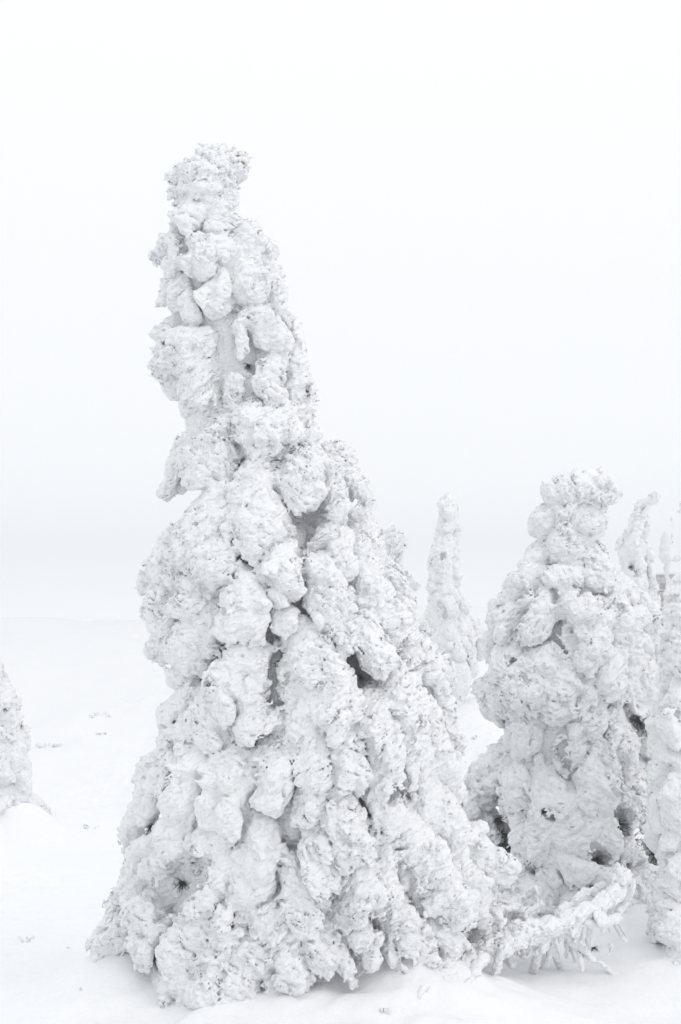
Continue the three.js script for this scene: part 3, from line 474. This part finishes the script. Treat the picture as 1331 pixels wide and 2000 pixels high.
// ---------------------------------------------------------------- bent young tree weighed down by snow, low in front
{
  const dA = onGround(1030, 1885) - 0.22, dL = onGround(840, 1942), dM = mix(dA, dL, 0.55), origin = at(1020, 1880, dA); origin.y = groundAt(origin.x, origin.z, false);
  const t = new THREE.Group(); t.name = 'bent_sapling'; t.position.copy(origin); scene.add(t);
  tag(t, 'young tree bent over to the ground under a thick layer of snow, drooping twigs', 'bent tree');
  const f = (d) => d / FOCAL;
  const strand = (list, d0, d1, r0, r1, id, rough) => list.slice(1).map((p, i) => { const n = list.length - 1, u = i / n, v = (i + 1) / n, da = mix(d0, d1, u), db = mix(d0, d1, v); return { a: at(list[i][0], list[i][1], da), b: at(p[0], p[1], db), ra: mix(r0, r1, u) * f(da), rb: mix(r0, r1, v) * f(db), id, rough }; });
  const segs = [
    ...strand([[1216, 1712], [1213, 1745], [1168, 1776], [1100, 1797], [1040, 1817], [985, 1846], [920, 1866], [880, 1886]], dA + .25, dM, 22, 15, 0, 1.1),
    ...strand([[1012, 1762], [960, 1808], [915, 1845], [880, 1868]], dA + .3, dM + .1, 13, 16, 0, .75),
    ...strand([[890, 1878], [862, 1905], [838, 1940]], dM, dL, 17, 9, 0, .9),
    ...strand([[1238, 1725], [1232, 1762], [1212, 1788]], dA + .15, dA + .1, 6, 7, 1, .5),
    ...strand([[1075, 1815], [1080, 1855], [1096, 1892]], dA, onGround(1096, 1892), 9, 6, 2, .5),
    ...strand([[1095, 1815], [1150, 1862], [1202, 1902]], dA, onGround(1202, 1902), 8, 5, 3, .5),
    ...strand([[1040, 1835], [1048, 1870], [1040, 1895]], dA - .05, onGround(1040, 1895), 12, 7, 4, .7),
    ...strand([[985, 1855], [968, 1880], [966, 1905]], dM, onGround(966, 1905), 11, 6, 5, .7),
    ...strand([[1010, 1790], [1060, 1802]], dA + .2, dA, 6, 8, 6, .4),
    ...strand([[1015, 1785], [1022, 1750], [1045, 1735], [1055, 1760], [1035, 1790]], dA + .3, dA + .2, 7, 6, 7, .5),
    ...strand([[1150, 1795], [1185, 1800], [1215, 1800]], dA, dA + .05, 12, 7, 8, .7),
    ...strand([[1130, 1805], [1120, 1830], [1150, 1850]], dA + .05, dA, 6, 5, 9, .5),
    ...strand([[920, 1870], [905, 1900], [870, 1915]], dM, onGround(880, 1920), 13, 8, 10, .8),
    ...strand([[1060, 1825], [1062, 1850], [1056, 1885]], dA, onGround(1056, 1890), 8, 6, 14, .5),
    ...strand([[940, 1872], [930, 1905], [915, 1925]], dM, onGround(915, 1925), 10, 6, 17, .8), ...strand([[855, 1912], [835, 1925], [820, 1948]], mix(dM, dL, .6), onGround(818, 1950), 9, 6, 18, .9),
  ];
  for (const [x0, y0, x1, y1, a, b] of [[1062, 1818, 1052, 1852, 16, 10], [1122, 1806, 1128, 1838, 14, 8], [985, 1862, 1002, 1888, 14, 10], [930, 1882, 948, 1906, 14, 9], [1030, 1836, 1022, 1862, 14, 9], [1172, 1786, 1180, 1808, 12, 7]]) segs.push(...strand([[x0, y0], [x1, y1]], dA - .02, dA - .06, a, b, 0, 1));
  segs.push(...strand([[870, 1852], [935, 1806], [1000, 1778], [1060, 1772]], dM + .05, dA + .3, 12, 8, 60, .9), ...strand([[905, 1800], [960, 1772], [1010, 1752]], dM + .2, dA + .35, 11, 7, 61, .9), ...strand([[1090, 1800], [1140, 1750], [1170, 1735]], dA + .15, dA + .4, 9, 6, 62, .8));
  { // the tangle of thin frosted twigs hanging behind and below the stem
    const r = rng(91);
    for (let i = 0; i < 34; i++) {
      const left = i < 16, x = left ? 885 + 140 * r() : 1040 + 170 * r(), y = left ? 1715 + 90 * r() : 1800 + 25 * r() - (x - 1040) * 0.15, dx = (left ? -40 : 46) * (r() - 0.25), dy = 34 + 46 * r(), d = (left ? dA + 0.12 : dA + 0.06) + 0.3 * r();
      segs.push(...strand([[x, y], [x + dx * 0.4 + 8 * (r() - 0.5), y + dy * 0.5], [x + dx, y + dy]], d, d - 0.08, 4 + 2.5 * r(), 3, 20 + i, 0.35));
    }
  }
  for (const [k, g] of mould(segs, [], 0.0068 * Q, 0.7, origin, undefined, 60)) { if (g.index.count < 90) continue; const m = lit(new THREE.Mesh(g, mSnow)); m.name = k === 0 ? 'stem' : 'twig'; t.add(m); }
  for (const [x, y, s, d] of [[1160, 1850, 14, dA + .3], [1145, 1875, 14, dA + .3], [985, 1835, 14, dA + .3], [856, 1930, 8, dL + .1]]) { const m = lit(new THREE.Mesh(SPRAYS[0], mNeedle)); m.name = 'needle_spray'; t.add(m); m.position.copy(at(x, y, d)).sub(origin); m.scale.setScalar(s * f(d)); }
}
// ---------------------------------------------------------------- low snowed-in tufts on the field
function tuft(name, label, cat, px, py, depth, w, h, seed, dark, group) {
  const c = at(px, py, depth = onGround(px, py)), f = depth / FOCAL, r = rng(seed); c.y = groundAt(c.x, c.z, false);
  const t = new THREE.Group(); t.name = numbered(name); t.position.copy(c); scene.add(t); tag(t, label, cat, group);
  const segs = [];
  for (let i = 0; i < 9; i++) { const a = r() * 6.28, q = Math.sqrt(r()), x = Math.cos(a) * q * w * f, z = Math.sin(a) * q * w * 0.7 * f, hh = h * f * 0.75 * (0.5 + 0.5 * r()) * (1 - 0.5 * q); segs.push({ a: new THREE.Vector3(c.x + x * 0.6, c.y - 0.02, c.z + z * 0.6), b: new THREE.Vector3(c.x + x, c.y + hh * 0.25, c.z + z), ra: hh * 0.5, rb: hh * 0.42, id: i % 3 }); }
  for (const g of mould(segs, [], Math.max(0.007, depth * 0.0009) * Q, clamp(h * f * 3, 0.5, 1.2), c, undefined, 40).values()) { if (g.index.count < 60) continue; const m = lit(new THREE.Mesh(g, mSnow)); m.name = 'snow_lump'; t.add(m); }
  if (dark) { const m = lit(new THREE.Mesh(SPRAYS[seed % 4], mNeedle)); m.name = 'needle_spray'; m.scale.setScalar(dark * f); m.position.y = h * f * 0.25; t.add(m); }
}
tuft('snowed_in_shrub', 'low white dome of a snowed-in shrub in the middle of the left snow field', 'shrub', 190, 1400, 24, 34, 24, 3);
tuft('snowed_in_shrub', 'snowed-in shrub right beside the tree at the left edge', 'shrub', 95, 1455, 19, 34, 18, 4);
tuft('snowed_in_shrub', 'small rimed tuft on the snow between left edge tree and tallest spruce', 'shrub', 170, 1615, 14.2, 26, 10, 5, 3);
tuft('snowed_in_shrub', 'flat rimed tuft just below the white dome shrub on the left snow field', 'shrub', 195, 1432, 22, 20, 8, 6);
tuft('snow_clod', 'small snow lump left of the lowest left boughs of the tallest spruce', 'snow lump', 168, 1938, 7.8, 16, 9, 8);
tuft('snow_mound', 'rounded white snow mound in front of the tree at the left edge', 'snow mound', -8, 1585, 13.4, 34, 130, 9);
tuft('snow_covered_twig', 'tiny snow-covered twig poking out of the snow in front, left one', 'twig', 750, 1976, 7.3, 10, 9, 10, 2);
tuft('snow_covered_twig', 'tiny snow-covered twig at the bottom edge below the bent tree', 'twig', 898, 1990, 7.2, 6, 8, 11, 2);
for (const [i, [x, y, w, h, label]] of [[60, 1440, 26, 7, 'low crusty tussock just right of the crown of the tree at left edge'], [300, 1442, 28, 5, 'faint tussock close to the left flank of the tallest spruce'], [60, 1834, 40, 6, 'faint wide tussock low at left, nearest the left edge of the photo'], [130, 1852, 34, 6, 'faint tussock low at left, just left of the lowest boughs of the tallest spruce'],
  [230, 1684, 18, 4, 'tiny tussock under the long hanging left bough of the tallest spruce'], [245, 1325, 22, 4, 'faint tussock high on the far slope beside the tallest spruce'], [40, 1302, 24, 4, 'faint tussock high on the far slope near the left edge'], [930, 1440, 16, 6, 'upper tussock on the slope in the gap between tallest and broad spruce'], [922, 1492, 20, 6, 'lower tussock on the slope in the gap between tallest and broad spruce']].entries()) tuft('snow_tussock', label, 'tussock', x, y, undefined, w, h, 40 + i);
// ---------------------------------------------------------------- building in the fog
{
  const D = 45, f = D / FOCAL, o = at(1310, 1180, D), b = new THREE.Group(); b.name = 'mountain_hut'; b.position.copy(o); scene.add(b);
  tag(b, 'small hut with ribbed walls and an arched window, faint in the fog at right', 'hut');
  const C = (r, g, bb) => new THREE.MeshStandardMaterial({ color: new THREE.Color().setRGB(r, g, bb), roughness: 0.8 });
  const mRibHazed = C(0.76, 0.755, 0.77), mDarkHazed = C(0.40, 0.38, 0.39), mTanHazed = C(0.60, 0.57, 0.54), mRedHazed = C(0.60, 0.54, 0.54), mGlassHazed = new THREE.MeshStandardMaterial({ color: new THREE.Color().setRGB(0.33, 0.32, 0.33), roughness: 0.1 });  // hut colours lightened: part of the fog's fade is painted into them
  const P = (px, py) => [(px - 1310) * f, (1180 - py) * f];
  const slab = (name, pts, z0, z1, m, parent = b) => { const s = new THREE.Shape(pts.map(([x, y]) => new THREE.Vector2(...P(x, y)))); const g = new THREE.ExtrudeGeometry(s, { depth: z1 - z0, bevelEnabled: false }); g.translate(0, 0, z0); const q = lit(new THREE.Mesh(g, m)); q.name = name; parent.add(q); return q; };
  const wall = slab('wall', [[1281, 1122], [1480, 1122], [1480, 1215], [1281, 1215]], -5, -0.12, mRibHazed);
  { // ribs of the wall cladding
    const g = new THREE.BoxGeometry(0.022, 1, 0.03); let n = 0;
    for (let px = 1282; px < 1345 && n < 60; px += 2.4, n++) { const [x, y1] = P(px, 1124), [, y0] = P(px, px < 1303 ? 1139 : 1153), r = lit(new THREE.Mesh(g, mRibHazed)); r.name = numbered('wall_rib'); r.position.set(x, (y0 + y1) / 2, -0.105); r.scale.y = y1 - y0; b.add(r); }
  }
  slab('roof', [[1276, 1122.5], [1490, 1120], [1490, 1117], [1277, 1119]], -5.4, 0.06, mSnow);
  slab('wall_band', [[1281, 1133], [1300, 1129], [1300, 1127.5], [1281, 1131.5]], -0.118, -0.03, mRibHazed);
  const arch = [[1286, 1151]]; for (let i = 0; i <= 12; i++) { const a = Math.PI - Math.PI * i / 12; arch.push([1296 + 10 * Math.cos(a), 1149 - 10.5 * Math.sin(a)]); } arch.push([1306, 1151]);
  const win = slab('window', arch, -0.117, -0.07, mDarkHazed); slab('pane', arch.map(([x, y]) => [1296 + (x - 1296) * 0.86, 1150 + (y - 1150) * 0.86]), -0.069, -0.06, mGlassHazed, win); slab('sill', [[1284, 1154], [1308, 1152.5], [1308, 1151], [1284, 1152]], -0.116, 0.08, mSnow, win);
  slab('lower_wall', [[1286, 1166], [1305, 1166], [1305, 1153.5], [1287, 1156]], -0.114, 0.02, mTanHazed); slab('porch', [[1287, 1172], [1299, 1172], [1299, 1164], [1287, 1163]], -0.113, 0.1, mDarkHazed); slab('brick_base', [[1283, 1184], [1297, 1184], [1296, 1174], [1284, 1174]], -0.112, 0.06, mRedHazed);
  // mast thick with rime, with its antennas
  const m0 = at(1306, 1180, D - 3), mast = new THREE.Group(); mast.name = 'antenna_mast'; mast.position.copy(m0); scene.add(mast);
  tag(mast, 'rime-covered antenna mast with drum and panels standing before the hut', 'mast');
  const fm = (D - 3) / FOCAL, Q2 = (x, y) => at(x, y, D - 3), S = (x0, y0, x1, y1, r0, r1, id, dz = 0) => ({ a: Q2(x0, y0).add(new THREE.Vector3(0, 0, dz)), b: Q2(x1, y1).add(new THREE.Vector3(0, 0, dz)), ra: r0 * fm, rb: r1 * fm, id, rough: 0.5 });
  const g = mould([S(1306, 1185, 1303, 1098, 6, 4, 0), S(1303, 1098, 1300, 1040, 3.5, 3, 0), S(1298, 1090, 1299, 1094, 10, 9, 1, 0.1), S(1318, 1094, 1324, 1090, 5, 5, 2), S(1303, 1096, 1318, 1094, 2, 2, 2), S(1298, 1050, 1300, 1064, 6, 6, 3), S(1300, 1070, 1300, 1076, 9, 8, 4), S(1315, 1012, 1315, 1062, 2.2, 2.5, 5), S(1300, 1062, 1316, 1062, 2, 2, 5)], [], 0.034 * Q, 2.2, m0, undefined, 20);
  for (const [k, geo] of g) { const q = lit(new THREE.Mesh(geo, mSnow)); q.name = ['pole', 'dish', 'antenna', 'panel', 'drum', 'rod'][k]; mast.add(q); }

}
buildGround();
renderer.render(scene, camera);
